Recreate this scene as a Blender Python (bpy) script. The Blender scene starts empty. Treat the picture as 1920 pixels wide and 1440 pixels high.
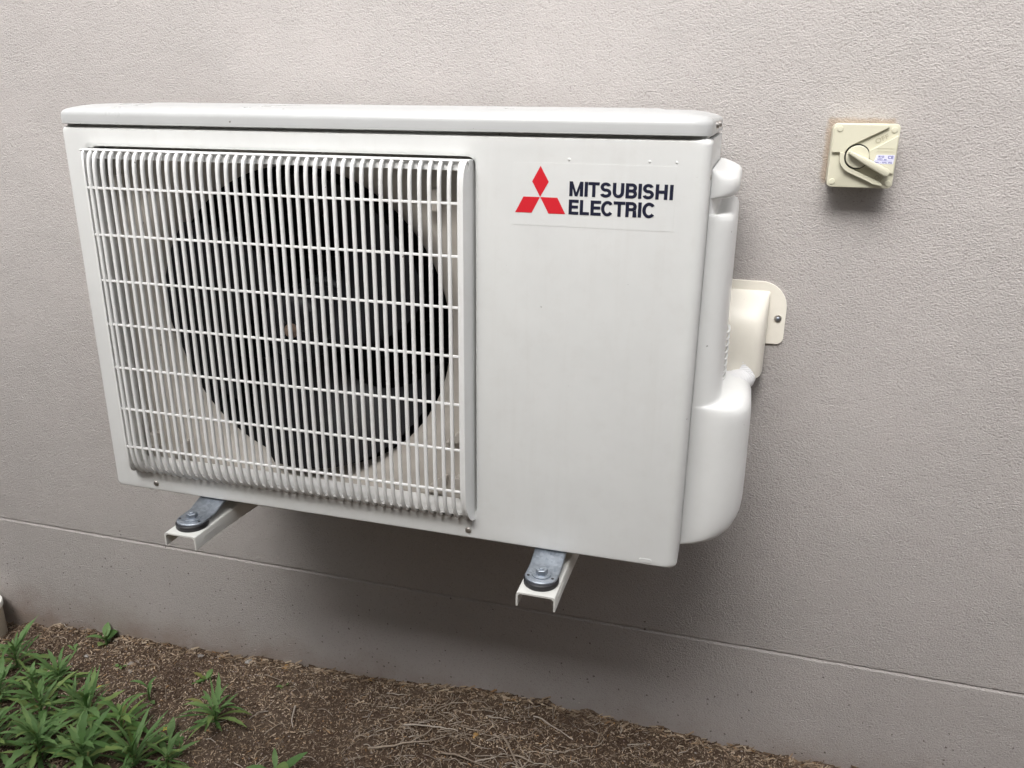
import bpy, bmesh, math, random
from mathutils import Vector, Matrix, noise
from mathutils.geometry import tessellate_polygon
R = math.radians
C = bpy.context.scene.collection
scn = bpy.context.scene
random.seed(7)

# ------------------------------------------------------------------ camera, light, exposure
cam_d = bpy.data.cameras.new('camera'); cam = bpy.data.objects.new('camera', cam_d); C.objects.link(cam)
cam.location = (0.838475, -0.878511, 0.526114)
cam.rotation_euler = (1.242680, -0.010893, 0.275756)
cam_d.sensor_width = 36; cam_d.lens = 28.72; cam_d.clip_start = 0.01; cam_d.clip_end = 500
scn.camera = cam

SUN_EL, SUN_AZ = 49, 188          # azimuth measured from +y (north) clockwise: light comes from behind-left of the viewer
w = bpy.data.worlds.new('World'); scn.world = w; w.use_nodes = True
nt = w.node_tree; nt.nodes.clear()
sky = nt.nodes.new('ShaderNodeTexSky'); sky.sky_type = 'NISHITA'; sky.sun_disc = False
sky.sun_elevation = R(SUN_EL); sky.sun_rotation = R(SUN_AZ); sky.air_density = 1.0; sky.dust_density = 4.0; sky.ozone_density = 1.0
hs = nt.nodes.new('ShaderNodeHueSaturation'); hs.inputs['Saturation'].default_value = 0.20
bg = nt.nodes.new('ShaderNodeBackground'); bg.inputs['Strength'].default_value = 0.15
wo = nt.nodes.new('ShaderNodeOutputWorld')
nt.links.new(sky.outputs[0], hs.inputs['Color']); nt.links.new(hs.outputs[0], bg.inputs['Color']); nt.links.new(bg.outputs[0], wo.inputs[0])
sun_d = bpy.data.lights.new('sun', 'SUN'); sun_d.energy = 1.4; sun_d.angle = R(33); sun_d.color = (1.0, 0.975, 0.94)
sun = bpy.data.objects.new('sun', sun_d); C.objects.link(sun)
az, el = R(SUN_AZ), R(SUN_EL)
to_sun = Vector((math.sin(az)*math.cos(el), math.cos(az)*math.cos(el), math.sin(el)))
sun.rotation_euler = to_sun.to_track_quat('Z', 'Y').to_euler()
scn.view_settings.view_transform = 'Standard'; scn.view_settings.look = 'None'
scn.view_settings.exposure = 1.07; scn.view_settings.gamma = 1.0

# ------------------------------------------------------------------ materials
def mat(name, col, rough=0.5, metal=0.0, spec=0.5, coat=0.0):
    m = bpy.data.materials.new(name); m.use_nodes = True
    b = m.node_tree.nodes['Principled BSDF']
    b.inputs['Base Color'].default_value = (*col, 1); b.inputs['Roughness'].default_value = rough
    b.inputs['Metallic'].default_value = metal; b.inputs['Specular IOR Level'].default_value = spec
    b.inputs['Coat Weight'].default_value = coat
    return m
class N:                                    # tiny node helper
    def __init__(s, m): s.t = m.node_tree; s.b = s.t.nodes['Principled BSDF']; s.tc = s.add('ShaderNodeTexCoord')
    def add(s, typ, **kw):
        n = s.t.nodes.new(typ)
        for k, v in kw.items():
            if hasattr(n, k): setattr(n, k, v)
            else: n.inputs[k].default_value = v
        return n
    def link(s, a, b): s.t.links.new(a, b)
    def obj(s): return s.tc.outputs['Object']
    def noise(s, scale, detail=2, rough=0.5, vec=None):
        n = s.add('ShaderNodeTexNoise'); n.inputs['Scale'].default_value = scale
        n.inputs['Detail'].default_value = detail; n.inputs['Roughness'].default_value = rough
        s.link(vec or s.obj(), n.inputs['Vector']); return n.outputs['Fac']
    def voro(s, scale, feature='F1', out='Distance', vec=None, rnd=1.0):
        n = s.add('ShaderNodeTexVoronoi'); n.feature = feature; n.inputs['Scale'].default_value = scale
        n.inputs['Randomness'].default_value = rnd
        s.link(vec or s.obj(), n.inputs['Vector']); return n.outputs[out]
    def ramp(s, fac, stops):
        n = s.add('ShaderNodeValToRGB'); e = n.color_ramp.elements
        while len(e) < len(stops): e.new(0.5)
        for i, (p, c) in enumerate(stops):
            e[i].position = p; e[i].color = (*c, 1) if isinstance(c, tuple) else (c, c, c, 1)
        s.link(fac, n.inputs['Fac']); return n.outputs['Color']
    def mix(s, fac, a, b, blend='MIX'):
        n = s.add('ShaderNodeMix'); n.data_type = 'RGBA'; n.blend_type = blend
        for v, k in ((fac, 0), (a, 6), (b, 7)):
            if isinstance(v, (int, float)): n.inputs[k].default_value = v
            elif isinstance(v, tuple): n.inputs[k].default_value = (*v, 1)
            else: s.link(v, n.inputs[k])
        return n.outputs[2]
    def math(s, op, a, b=None, c=None):
        n = s.add('ShaderNodeMath'); n.operation = op
        for i, v in enumerate((a, b, c)):
            if v is None: continue
            if isinstance(v, (int, float)): n.inputs[i].default_value = v
            else: s.link(v, n.inputs[i])
        return n.outputs[0]
    def bump(s, h, strength, dist, normal=None):
        n = s.add('ShaderNodeBump'); n.inputs['Strength'].default_value = strength; n.inputs['Distance'].default_value = dist
        s.link(h, n.inputs['Height'])
        if normal: s.link(normal, n.inputs['Normal'])
        return n.outputs[0]
    def sep(s, vec=None):
        n = s.add('ShaderNodeSeparateXYZ'); s.link(vec or s.obj(), n.inputs[0]); return n.outputs
    def base(s, c): s.link(c, s.b.inputs['Base Color'])
    def rough(s, c): s.link(c, s.b.inputs['Roughness'])
    def normal(s, c): s.link(c, s.b.inputs['Normal'])
    def specks(s, scale, size, amount):
        """mask of small dots: size = dot radius in cell units, amount = share of cells that carry one"""
        v = s.add('ShaderNodeTexVoronoi'); v.inputs['Scale'].default_value = scale
        wob = s.add('ShaderNodeVectorMath', operation='MULTIPLY_ADD')
        nz = s.add('ShaderNodeTexNoise'); nz.inputs['Scale'].default_value = scale*3; s.link(s.obj(), nz.inputs['Vector'])
        s.link(nz.outputs['Color'], wob.inputs[0]); wob.inputs[1].default_value = (0.35/scale,)*3; s.link(s.obj(), wob.inputs[2])
        s.link(wob.outputs[0], v.inputs['Vector'])
        sp = s.add('ShaderNodeSeparateColor'); s.link(v.outputs['Color'], sp.inputs[0])
        has = s.math('LESS_THAN', sp.outputs[0], amount)
        rad = s.math('MULTIPLY', sp.outputs[1], size)
        dot = s.math('LESS_THAN', v.outputs['Distance'], rad)
        return s.math('MULTIPLY', has, dot)

def m_render():
    m = mat('textured_render', (0.40, 0.365, 0.35), 0.85, spec=0.25); n = N(m)
    big = n.noise(1.6, 3); mid = n.noise(9, 4, .6)
    x, y, z = n.sep()
    col = n.ramp(n.noise(3.1, 5, .65), [(0.3, (0.410, 0.385, 0.372)), (0.7, (0.455, 0.425, 0.412))])
    col = n.mix(n.ramp(mid, [(0.35, 0.0), (0.75, 0.25)]), col, (0.405, 0.395, 0.38))
    # soil splash along the foot of the wall
    splash = n.math('MULTIPLY', n.ramp(z, [(0.0, 1.0), (1.0, 0.0)]), 1.0)
    zz = n.math('ADD', n.math('MULTIPLY', z, 7.0), 4.0)         # -0.571 -> 0 , -0.43 -> 1
    zz = n.math('ADD', zz, n.math('MULTIPLY', n.math('SUBTRACT', n.noise(14, 5, .65), 0.5), 0.9))
    sm = n.ramp(zz, [(0.0, 0.8), (0.25, 0.42), (0.6, 0.06), (0.85, 0.0)])
    col = n.mix(sm, col, (0.265, 0.205, 0.165))
    # brown old paint halo round the isolator switch, mostly above and left of it
    dx = n.math('MAXIMUM', n.math('SUBTRACT', n.math('ABSOLUTE', n.math('SUBTRACT', x, 0.9745)), 0.0375), 0.0)
    dz = n.math('MAXIMUM', n.math('SUBTRACT', n.math('ABSOLUTE', n.math('SUBTRACT', z, 0.4735)), 0.0375), 0.0)
    d = n.math('SQRT', n.math('ADD', n.math('MULTIPLY', dx, dx), n.math('MULTIPLY', dz, dz)))
    d = n.math('ADD', d, n.math('MULTIPLY', n.math('SUBTRACT', n.noise(110, 4, .7), 0.5), 0.009))
    halo = n.ramp(n.math('MULTIPLY', d, 100.0), [(0.10, 0.8), (0.35, 0.6), (0.72, 0.0)])
    col = n.mix(halo, col, (0.36, 0.285, 0.215))
    # flecks of dirt, denser low down
    low = n.ramp(n.math('ADD', n.math('MULTIPLY', z, 1.6), 1.05), [(0.1, 1.0), (0.75, 0.12)])
    sp = n.math('MULTIPLY', n.specks(85, 0.22, 0.30), n.math('GREATER_THAN', low, n.noise(60, 1)))
    col = n.mix(n.math('MULTIPLY', sp, 0.85), col, (0.10, 0.085, 0.075))
    sp2 = n.specks(55, 0.13, 0.12)
    col = n.mix(n.math('MULTIPLY', sp2, 0.6), col, (0.62, 0.58, 0.55))
    # pits of the roller texture are coloured darker
    st = n.add('ShaderNodeMapping'); st.inputs['Scale'].default_value = (1.0, 1.0, 1.35); n.link(n.obj(), st.inputs['Vector'])
    vec = st.outputs[0]
    h1 = n.noise(390, 2.0, .5, vec); h2 = n.noise(820, 2, .5, vec); h3 = n.noise(28, 2)
    fade = n.ramp(n.noise(2.3, 2), [(0.35, 0.55), (0.65, 1.0)])
    h1r = n.ramp(h1, [(0.30, 0.0), (0.48, 0.40), (0.72, 1.0)])
    hh = n.math('ADD', n.math('MULTIPLY', h1r, fade), n.math('MULTIPLY', h2, 0.35))
    col = n.mix(n.math('MULTIPLY', n.ramp(h1, [(0.30, 1.0), (0.39, 0.0)]), 0.42), col, (0.17, 0.14, 0.13))
    n.base(col)
    nb = n.bump(h3, 0.35, 0.004); n.normal(n.bump(hh, 0.75, 0.0015, nb))
    return m

def m_paint(name, col, rough=0.38, dirt=0.5, coat=0.0, stain=False):
    """baked enamel sheet or weathered plastic: faint mottling, dust film, tiny dirt specks"""
    m = mat(name, col, rough, spec=0.45, coat=coat); n = N(m)
    big = n.noise(7, 4, .6)
    d = tuple(c*0.93 for c in col)
    c = n.ramp(big, [(0.3, d), (0.65, col)])
    film = n.ramp(n.noise(35, 5, .7), [(0.5, 0.0), (0.8, 0.22*dirt)])
    c = n.mix(film, c, (0.42, 0.37, 0.31))
    s1 = n.specks(80, 0.12, 0.17); s2 = n.specks(24, 0.075, 0.45)
    s = n.math('MAXIMUM', s1, s2)
    c = n.mix(n.math('MULTIPLY', s, 0.85*min(1, dirt*2)), c, (0.09, 0.075, 0.06))
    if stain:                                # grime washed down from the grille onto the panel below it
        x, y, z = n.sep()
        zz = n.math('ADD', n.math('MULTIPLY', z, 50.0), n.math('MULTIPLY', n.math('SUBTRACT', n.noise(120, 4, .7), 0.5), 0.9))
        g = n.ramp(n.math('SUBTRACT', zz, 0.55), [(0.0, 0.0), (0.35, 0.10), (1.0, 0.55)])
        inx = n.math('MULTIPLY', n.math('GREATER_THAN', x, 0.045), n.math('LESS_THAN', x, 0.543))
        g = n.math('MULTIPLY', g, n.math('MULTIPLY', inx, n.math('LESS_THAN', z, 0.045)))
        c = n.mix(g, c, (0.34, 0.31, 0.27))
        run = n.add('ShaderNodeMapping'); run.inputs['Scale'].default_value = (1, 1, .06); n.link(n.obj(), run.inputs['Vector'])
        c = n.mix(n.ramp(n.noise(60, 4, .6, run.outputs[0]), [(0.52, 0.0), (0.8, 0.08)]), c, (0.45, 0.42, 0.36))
    n.base(c)
    n.rough(n.ramp(n.noise(18, 5, .65), [(0.3, rough*0.85), (0.7, min(1, rough*1.3))]))
    n.normal(n.bump(n.noise(9, 2), 0.25, 0.0015, n.bump(n.noise(900, 2), 0.06, 0.0003)))
    return m

def m_galv():
    m = mat('galvanised_steel', (0.42, 0.46, 0.50), 0.34, metal=0.88); n = N(m)
    v = n.voro(260, out='Color'); s = n.add('ShaderNodeSeparateColor'); n.link(v, s.inputs[0])
    n.base(n.mix(n.noise(60, 4, .7), n.ramp(s.outputs[0], [(0, (0.30, 0.34, 0.40)), (1, (0.60, 0.64, 0.70))]), (0.36, 0.40, 0.45)))
    n.rough(n.ramp(n.noise(90, 4), [(0.3, 0.3), (0.7, 0.55)]))
    n.normal(n.bump(n.noise(300, 3), 0.2, 0.0006))
    return m

def m_leaf(name, c0, c1):
    m = mat(name, c0, 0.55, spec=0.3); n = N(m)
    g = n.add('ShaderNodeNewGeometry')
    c = n.ramp(g.outputs['Random Per Island'], [(0.0, c0), (0.6, c1), (0.8, (c1[0]*1.35, c1[1]*1.1, c1[2]*.9)), (0.93, (c1[0]*1.15, c1[1]*1.05, c1[2])), (1.0, (0.30, 0.27, 0.09))])
    c = n.mix(n.ramp(n.noise(60, 4, .6), [(0.35, 0.0), (0.8, 0.45)]), c, tuple(x*0.6 for x in c0))
    n.base(c)
    tr = n.add('ShaderNodeBsdfTranslucent'); n.link(c, tr.inputs['Color'])
    mx = n.add('ShaderNodeMixShader'); mx.inputs[0].default_value = 0.28
    out = [x for x in m.node_tree.nodes if x.type == 'OUTPUT_MATERIAL'][0]
    n.link(n.b.outputs[0], mx.inputs[1]); n.link(tr.outputs[0], mx.inputs[2]); n.link(mx.outputs[0], out.inputs[0])
    n.normal(n.bump(n.noise(350, 3), 0.3, 0.0006))
    return m

def m_litter(name, stops, rough=0.85):
    m = mat(name, (0.15, 0.1, 0.07), rough, spec=0.2); n = N(m)
    g = n.add('ShaderNodeNewGeometry')
    c = n.ramp(g.outputs['Random Per Island'], stops)
    c = n.mix(n.ramp(n.noise(300, 4, .7), [(0.40, 0.0), (0.80, 0.5)]), c, (0.07, 0.05, 0.038))
    patch = n.noise(7.5, 4, .6)
    c = n.mix(n.ramp(patch, [(0.34, 0.50), (0.52, 0.0)]), c, (0.075, 0.048, 0.036))
    n.base(c); n.normal(n.bump(n.noise(900, 3), 0.4, 0.0006))
    return m

def m_soil():
    m = mat('bare_soil', (0.09, 0.06, 0.045), 0.95, spec=0.15); n = N(m)
    c = n.ramp(n.noise(4, 5, .65), [(0.3, (0.050, 0.032, 0.023)), (0.5, (0.085, 0.056, 0.040)), (0.7, (0.14, 0.105, 0.080))])
    c = n.mix(n.ramp(n.noise(160, 6, .75), [(0.45, 0.0), (0.7, 0.8)]), c, (0.20, 0.145, 0.105))
    c = n.mix(n.ramp(n.voro(240), [(0.0, 0.75), (0.3, 0.0)]), c, (0.045, 0.03, 0.022))
    n.base(c); n.normal(n.bump(n.noise(220, 6, .75), 1.0, 0.004))
    return m

M = dict(
    wall=m_render(), soil=m_soil(),
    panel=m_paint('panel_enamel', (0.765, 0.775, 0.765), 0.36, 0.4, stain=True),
    enamel=m_paint('cream_enamel', (0.765, 0.775, 0.765), 0.36, 0.35),
    lid=m_paint('lid_enamel', (0.52, 0.53, 0.53), 0.30, 0.4),
    grille=m_paint('grille_plastic', (0.88, 0.885, 0.875), 0.40, 0.4),
    plastic=m_paint('cover_plastic', (0.85, 0.86, 0.85), 0.34, 0.25),
    inner=m_paint('inner_enamel', (0.60, 0.56, 0.51), 0.45, 0.8),
    duct=m_paint('duct_plastic', (0.82, 0.785, 0.70), 0.36, 0.5),
    switch=m_paint('switch_plastic', (0.62, 0.60, 0.475), 0.36, 0.15),
    bracket=m_paint('bracket_paint', (0.78, 0.78, 0.74), 0.35, 0.35),
    black=mat('black_plastic', (0.018, 0.019, 0.022), 0.42), fan=mat('fan_plastic', (0.010, 0.010, 0.0125), 0.5, spec=0.3),
    interior_shade=mat('interior_shade_black', (0.010, 0.010, 0.011), 0.8, spec=0.1), coil=mat('coil_fins', (0.010, 0.012, 0.015), 0.5, 0.3),  # first one: near-black colour standing in for shade inside the casing
    rubber=mat('rubber', (0.014, 0.014, 0.017), 0.5), galv=m_galv(), steel=mat('screw_steel', (0.50, 0.47, 0.44), 0.34, 0.9),
    rust=mat('brassy_rust', (0.36, 0.27, 0.21), 0.5, 0.5),
    red=mat('red_print', (0.68, 0.022, 0.035), 0.35), navy=mat('navy_print', (0.016, 0.018, 0.040), 0.35),
    vinyl=mat('clear_vinyl', (0.70, 0.685, 0.635), 0.27), tape=m_paint('white_tape', (0.86, 0.86, 0.87), 0.35, 0.1),
    lilac=mat('label_film', (0.66, 0.66, 0.82), 0.35), blue=mat('label_ink', (0.05, 0.06, 0.30), 0.4),
    leaf=m_leaf('weed_leaf', (0.11, 0.22, 0.065), (0.185, 0.31, 0.115)),
    leaf2=m_leaf('young_leaf', (0.13, 0.27, 0.07), (0.19, 0.33, 0.11)),
    litter=m_litter('leaf_litter', [(0.0, (0.050, 0.033, 0.024)), (0.28, (0.19, 0.132, 0.088)), (0.58, (0.39, 0.29, 0.20)), (0.90, (0.62, 0.51, 0.385)), (1.0, (0.36, 0.20, 0.08))]),
    stalk=m_litter('dry_stalk', [(0.0, (0.26, 0.205, 0.155)), (0.6, (0.42, 0.35, 0.28)), (1.0, (0.56, 0.50, 0.43))]),
    grit=m_litter('grit', [(0.0, (0.16, 0.115, 0.10)), (0.5, (0.30, 0.225, 0.20)), (0.85, (0.42, 0.36, 0.31)), (1.0, (0.50, 0.48, 0.45))]),
    stone=m_litter('stone', [(0.0, (0.30, 0.29, 0.28)), (1.0, (0.45, 0.42, 0.39))], .7),
    petal=mat('yellow_petal', (0.75, 0.55, 0.03), 0.5), dead=mat('dead_leaf', (0.42, 0.25, 0.09), 0.7),
    fence=m_paint('added_fence_steel', (0.22, 0.21, 0.19), 0.5, 0.3),
    pvc=m_paint('pvc', (0.55, 0.50, 0.41), 0.5, 0.9), pvcw=m_paint('pvc_cap', (0.85, 0.85, 0.80), 0.4, 0.1),
)

# ------------------------------------------------------------------ mesh helpers
class MB:
    def __init__(s): s.v = []; s.f = []
    def add(s, vs, fs):
        o = len(s.v); s.v += [tuple(v) for v in vs]; s.f += [tuple(i+o for i in f) for f in fs]; return o
    def box(s, a, b):
        x0, y0, z0 = a; x1, y1, z1 = b
        s.add([(x0,y0,z0),(x1,y0,z0),(x1,y1,z0),(x0,y1,z0),(x0,y0,z1),(x1,y0,z1),(x1,y1,z1),(x0,y1,z1)],
              [(0,3,2,1),(4,5,6,7),(0,1,5,4),(1,2,6,5),(2,3,7,6),(3,0,4,7)])
    def loft(s, loops, cap0=True, cap1=True, closed=True):
        n = len(loops[0]); o = s.add([p for l in loops for p in l], [])
        for i in range(len(loops)-1):
            for j in range(n if closed else n-1):
                k = (j+1) % n
                s.f.append((o+i*n+j, o+i*n+k, o+(i+1)*n+k, o+(i+1)*n+j))
        if cap0: s.f.append(tuple(o+j for j in reversed(range(n))))
        if cap1: s.f.append(tuple(o+(len(loops)-1)*n+j for j in range(n)))
    def tube(s, pts, rad, n=8, cap=True):
        pts = [Vector(p) for p in pts]; loops = []
        if not hasattr(rad, '__len__'): rad = [rad]*len(pts)
        up = Vector((0.13, 0.2, 0.97))
        for i, p in enumerate(pts):
            t = (pts[min(i+1, len(pts)-1)] - pts[max(i-1, 0)]).normalized()
            if abs(t.dot(up)) > 0.97: up = Vector((0.97, 0.13, 0.2))
            a = t.cross(up).normalized(); b = t.cross(a)
            loops.append([p + (a*math.cos(q) + b*math.sin(q))*rad[i] for q in (2*math.pi*k/n for k in range(n))])
        s.loft(loops, cap, cap)
    def lathe(s, prof, origin, axis='z', n=40, cap0=True, cap1=True):
        loops = []
        for r, h in prof:
            l = []
            for k in range(n):
                q = 2*math.pi*k/n; a, b = r*math.cos(q), r*math.sin(q)
                l.append({'z': (a, b, h), 'y': (a, h, b), 'x': (h, a, b)}[axis])
            loops.append([Vector(p)+Vector(origin) for p in l])
        s.loft(loops, cap0, cap1)
    def prism(s, poly, h0, h1, tr):
        """poly 2d, extruded h0..h1, tr(u,v,h)->xyz"""
        n = len(poly); vs = [tr(u, v, h0) for u, v in poly] + [tr(u, v, h1) for u, v in poly]
        tris = tessellate_polygon([[Vector((u, v, 0)) for u, v in poly]])
        fs = [tuple(t) for t in tris] + [tuple(i+n for i in reversed(t)) for t in tris]
        fs += [(i, (i+1) % n, (i+1) % n + n, i+n) for i in range(n)]
        s.add(vs, fs)
    def build(s, name, m, parent=None, smooth=None, bevel=None, seg=2, recalc=True):
        me = bpy.data.meshes.new(name); me.from_pydata(s.v, [], s.f)
        if recalc:
            bm = bmesh.new(); bm.from_mesh(me); bmesh.ops.recalc_face_normals(bm, faces=bm.faces); bm.to_mesh(me); bm.free()
        me.materials.append(m if not isinstance(m, str) else M[m]); me.update()
        o = bpy.data.objects.new(name, me); C.objects.link(o)
        if parent: o.parent = parent
        if bevel:
            b = o.modifiers.new('bevel', 'BEVEL'); b.width = bevel; b.segments = seg; b.limit_method = 'ANGLE'; b.angle_limit = R(35)
            b.harden_normals = False
        if smooth is not None:
            me.polygons.foreach_set('use_smooth', [True]*len(me.polygons))
            if smooth < 180: me.set_sharp_from_angle(angle=R(smooth))
        return o
def tag(o, label=None, cat=None, group=None, kind=None):
    if label: o['label'] = label
    if cat: o['category'] = cat
    if group: o['group'] = group
    if kind: o['kind'] = kind
    return o
def empty(name, loc, label, cat, group=None):
    o = bpy.data.objects.new(name, None); C.objects.link(o); o.location = loc; o.empty_display_size = 0.05
    return tag(o, label, cat, group)
def keep(o, root):                      # parent while keeping world coordinates
    o.parent = root; o.matrix_parent_inverse = Matrix.Translation(-Vector(root.location)); return o
def rrect(x0, x1, y0, y1, r, n=6):
    """rounded rectangle as list of (u,v)"""
    rs = r if hasattr(r, '__len__') else [r]*4        # order: (x1,y0) (x1,y1) (x0,y1) (x0,y0)
    out = []
    for (cx, cy, a0, rr) in ((x1, y0, -90, rs[0]), (x1, y1, 0, rs[1]), (x0, y1, 90, rs[2]), (x0, y0, 180, rs[3])):
        sx = -1 if cx == x1 else 1; sy = 1 if cy == y0 else -1
        for k in range(n+1):
            a = R(a0 + 90*k/n); out.append((cx + sx*rr + rr*math.cos(a), cy + sy*rr + rr*math.sin(a)))
    return out
def fill(outer, holes, yy):
    """triangulated face in the xz plane with holes"""
    loops = [[Vector((x, z, 0)) for x, z in outer]] + [[Vector((x, z, 0)) for x, z in h] for h in holes]
    tris = tessellate_polygon(loops); vs = [(p.x, yy, p.y) for l in loops for p in l]
    return vs, [tuple(t) for t in tris]
def text_mesh(mb, body, x0, x1, z0, z1, y, embolden=0.0, spacing=1.0, wscale=None):
    """writing as flat outlines, fitted to a box in the xz plane (capitals fill the height)"""
    cu = bpy.data.curves.new('t', 'FONT'); cu.body = body; cu.size = 1.0; cu.offset = embolden; cu.space_character = spacing
    o = bpy.data.objects.new('t', cu); C.objects.link(o)
    bpy.context.view_layer.update()
    dg = bpy.context.evaluated_depsgraph_get(); me = bpy.data.meshes.new_from_object(o.evaluated_get(dg))
    xs = [v.co.x for v in me.vertices]; ys = [v.co.y for v in me.vertices]
    if xs:
        sx = (x1-x0)/(max(xs)-min(xs)); sz = (z1-z0)/(max(ys)-min(ys)); mx, my = min(xs), min(ys)
        mb.add([(x0+(v.co.x-mx)*sx, y, z0+(v.co.y-my)*sz) for v in me.vertices], [tuple(p.vertices) for p in me.polygons])
    bpy.data.objects.remove(o); bpy.data.curves.remove(cu); bpy.data.meshes.remove(me)

D = 0.335            # wall plane
ZG = -0.3234         # groove height
GX = [(-3, -.64), (-.65, -.600), (-.55, -.580), (-.37, -.574), (-.04, -.556), (.2, -.545), (.42, -.524), (.56, -.518), (.75, -.525), (.9, -.531), (1.1, -.534), (3, -.54)]
def gbase(x, y):
    z = GX[0][1] if x < GX[0][0] else GX[-1][1]
    for (a, za), (b, zb) in zip(GX, GX[1:]):
        if a <= x <= b: z = za + (zb-za)*(x-a)/(b-a); break
    t = min(1, max(0, (D-y)/0.7)); t = t*t*(3-2*t)
    return z*(1-t) - 0.568*t
def gz(x, y):
    z = gbase(x, y)
    z += 0.010*noise.noise(Vector((x*5, y*5, 3))) + 0.005*noise.noise(Vector((x*19, y*19, 1))) + 0.003*noise.noise(Vector((x*60, y*60, 2)))
    e = max(0.0, 1-(D-y)/.035)
    z += e*e*(0.004 + 0.010*noise.noise(Vector((x*22, 0, 8))) + 0.005*noise.noise(Vector((x*70, 0, 4))))
    return z

# ------------------------------------------------------------------ setting: wall and ground
def build_wall():
    mb = MB(); xs = [-14, -6, -3, -1.6]; x = -1.2
    while x < 1.9: xs.append(x); x += 0.005
    xs += [2.3, 4, 8, 14]
    rows = [(3.2, 0, 0), (ZG+.0020, 0, 1), (ZG+.0018, .0034, 1), (ZG+.0006, .0036, 1), (ZG-.0050, 0, 1), (-1.0, 0, 0)]
    vs = []
    for i, (z, dy, j) in enumerate(rows):
        for k, x in enumerate(xs):
            jit = (noise.noise(Vector((x*90, i*3.3, 0)))*0.0011 + noise.noise(Vector((x*330, i*2.1, 5)))*0.0006) if j else 0
            vs.append((x, D+dy, z+jit))
    n = len(xs); fs = []
    for i in range(len(rows)-1):
        for k in range(n-1): fs.append((i*n+k, i*n+k+1, (i+1)*n+k+1, (i+1)*n+k))
    # top, back and ends give the wall its thickness
    b = len(vs); vs += [(xs[0], D+.2, 3.2), (xs[-1], D+.2, 3.2), (xs[-1], D+.2, -1.0), (xs[0], D+.2, -1.0)]
    L = (len(rows)-1)*n
    fs += [(b, b+1, b+2, b+3), tuple(range(n-1, -1, -1)) + (b, b+1), tuple(L+k for k in range(n)) + (b+2, b+3),
           tuple(i*n for i in range(len(rows))) + (b+3, b), tuple(i*n+n-1 for i in range(len(rows)-1, -1, -1)) + (b+1, b+2)]
    mb.add(vs, fs)
    o = mb.build('house_wall', 'wall'); tag(o, 'taupe textured render house wall with one thin horizontal groove low down', 'wall'); return o
build_wall()

def build_ground():
    def axis(lo, hi, st, far):
        a = [-far, -far/3, -far/8, lo-1.2, lo-.4]; x = lo
        while x < hi: a.append(x); x += st
        return a + [hi, hi+.4, hi+1.2, far/8, far/3, far]
    xs = axis(-1.3, 1.7, .009, 150)
    ys = [-150, -50, -18, -6, -3, -1.8, -1.2]; y = -0.7
    while y < D: ys.append(y); y += .009
    ys += [D+.02, D+.15, D+1, 10, 40, 150]
    mb = MB(); n = len(xs)
    mb.add([(x, y, gz(x, y) if (-1.31 < x < 1.71 and -.71 < y < D+.16) else gbase(x, y)-.002) for y in ys for x in xs],
           [(j*n+i, j*n+i+1, (j+1)*n+i+1, (j+1)*n+i) for j in range(len(ys)-1) for i in range(n-1)])
    tag(mb.build('ground', 'soil', smooth=180), kind='structure')
build_ground()

# added unseen fence behind the viewer: it screens the lower sky from the wall
FY, FZ = -1.62, 1.90
def build_added_fence():
    fr = empty('added_screen_fence', (0, FY, -.57), 'added brown grey ribbed steel fence behind the viewer, screening the low sky', 'fence')
    mb = MB(); x = -7.0; pts = []
    while x < 8: pts += [(x, 0), (x+.09, 0), (x+.11, -.03), (x+.20, -.03), (x+.22, 0)]; x += .22
    loop = [(a, FY+b) for a, b in pts]
    mb.loft([[(a, b, -.6) for a, b in loop], [(a, b, FZ) for a, b in loop]], False, False, closed=False)
    keep(mb.build('sheet_panel', 'fence'), fr)
    mb = MB(); mb.box((-7, FY-.05, FZ), (8.1, FY+.02, FZ+.05)); keep(mb.build('top_rail', 'fence', bevel=.004), fr)
build_added_fence()

# ------------------------------------------------------------------ the air conditioner
W, H = 0.800, 0.4966
ac = empty('air_conditioner', (0.4, 0.0, 0.0), 'cream outdoor air conditioner unit with round fan behind a slatted grille, bracketed to the wall', 'air conditioner')
def P(mb, name, m, **k): 
    par = k.pop('parent', ac); o = mb.build(name, m, **k); o.parent = par
    if par is ac: o.matrix_parent_inverse = Matrix.Translation(-Vector(ac.location))
    return o

OX0, OX1, OZ0, OZ1 = 0.037, 0.5475, 0.0335, 0.4732     # grille opening
FC = (0.289, 0.248)                                  # fan axis
def front_panel():
    mb = MB(); n = 6
    def outer(t):           # t 0..1 : flat face edge -> fully turned to the side
        s, c = math.sin(t*math.pi/2), math.cos(t*math.pi/2)
        e = 1-s
        return [(x, z) for x, z in rrect(0 + .007*e, W - .013*e, .0035*e, H - .003*e, [.006]*4, n)]
    loops = []
    for k in range(7):
        t = k/6; y = .0105*(1-math.cos(t*math.pi/2))
        loops.append([(x, y, z) for x, z in outer(t)])
    loops.append([(x, .030, z) for x, z in outer(1)])
    loops.append([(x, .0435, z) for x, z in outer(1)])
    mb.loft(loops, False, False)
    def hole(d): return rrect(OX0-d, OX1+d, OZ0-d, OZ1+d, .010, n)
    lp = []
    for k in range(6):
        t = k/5; lp.append([(x, .0050*(1-math.cos(t*math.pi/2)), z) for x, z in hole(.006*(1-math.sin(t*math.pi/2)))])
    lp.append([(x, .028, z) for x, z in hole(0)])
    mb.loft(lp, False, False)
    vs, fs = fill(outer(0), [hole(.006)], 0.0); mb.add(vs, fs)
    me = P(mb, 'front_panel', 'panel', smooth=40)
    bm = bmesh.new(); bm.from_mesh(me.data); bmesh.ops.remove_doubles(bm, verts=bm.verts, dist=1e-5)
    bmesh.ops.recalc_face_normals(bm, faces=bm.faces); bm.to_mesh(me.data); bm.free(); me.data.set_sharp_from_angle(angle=R(40))
    return me
fp = front_panel()
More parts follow.
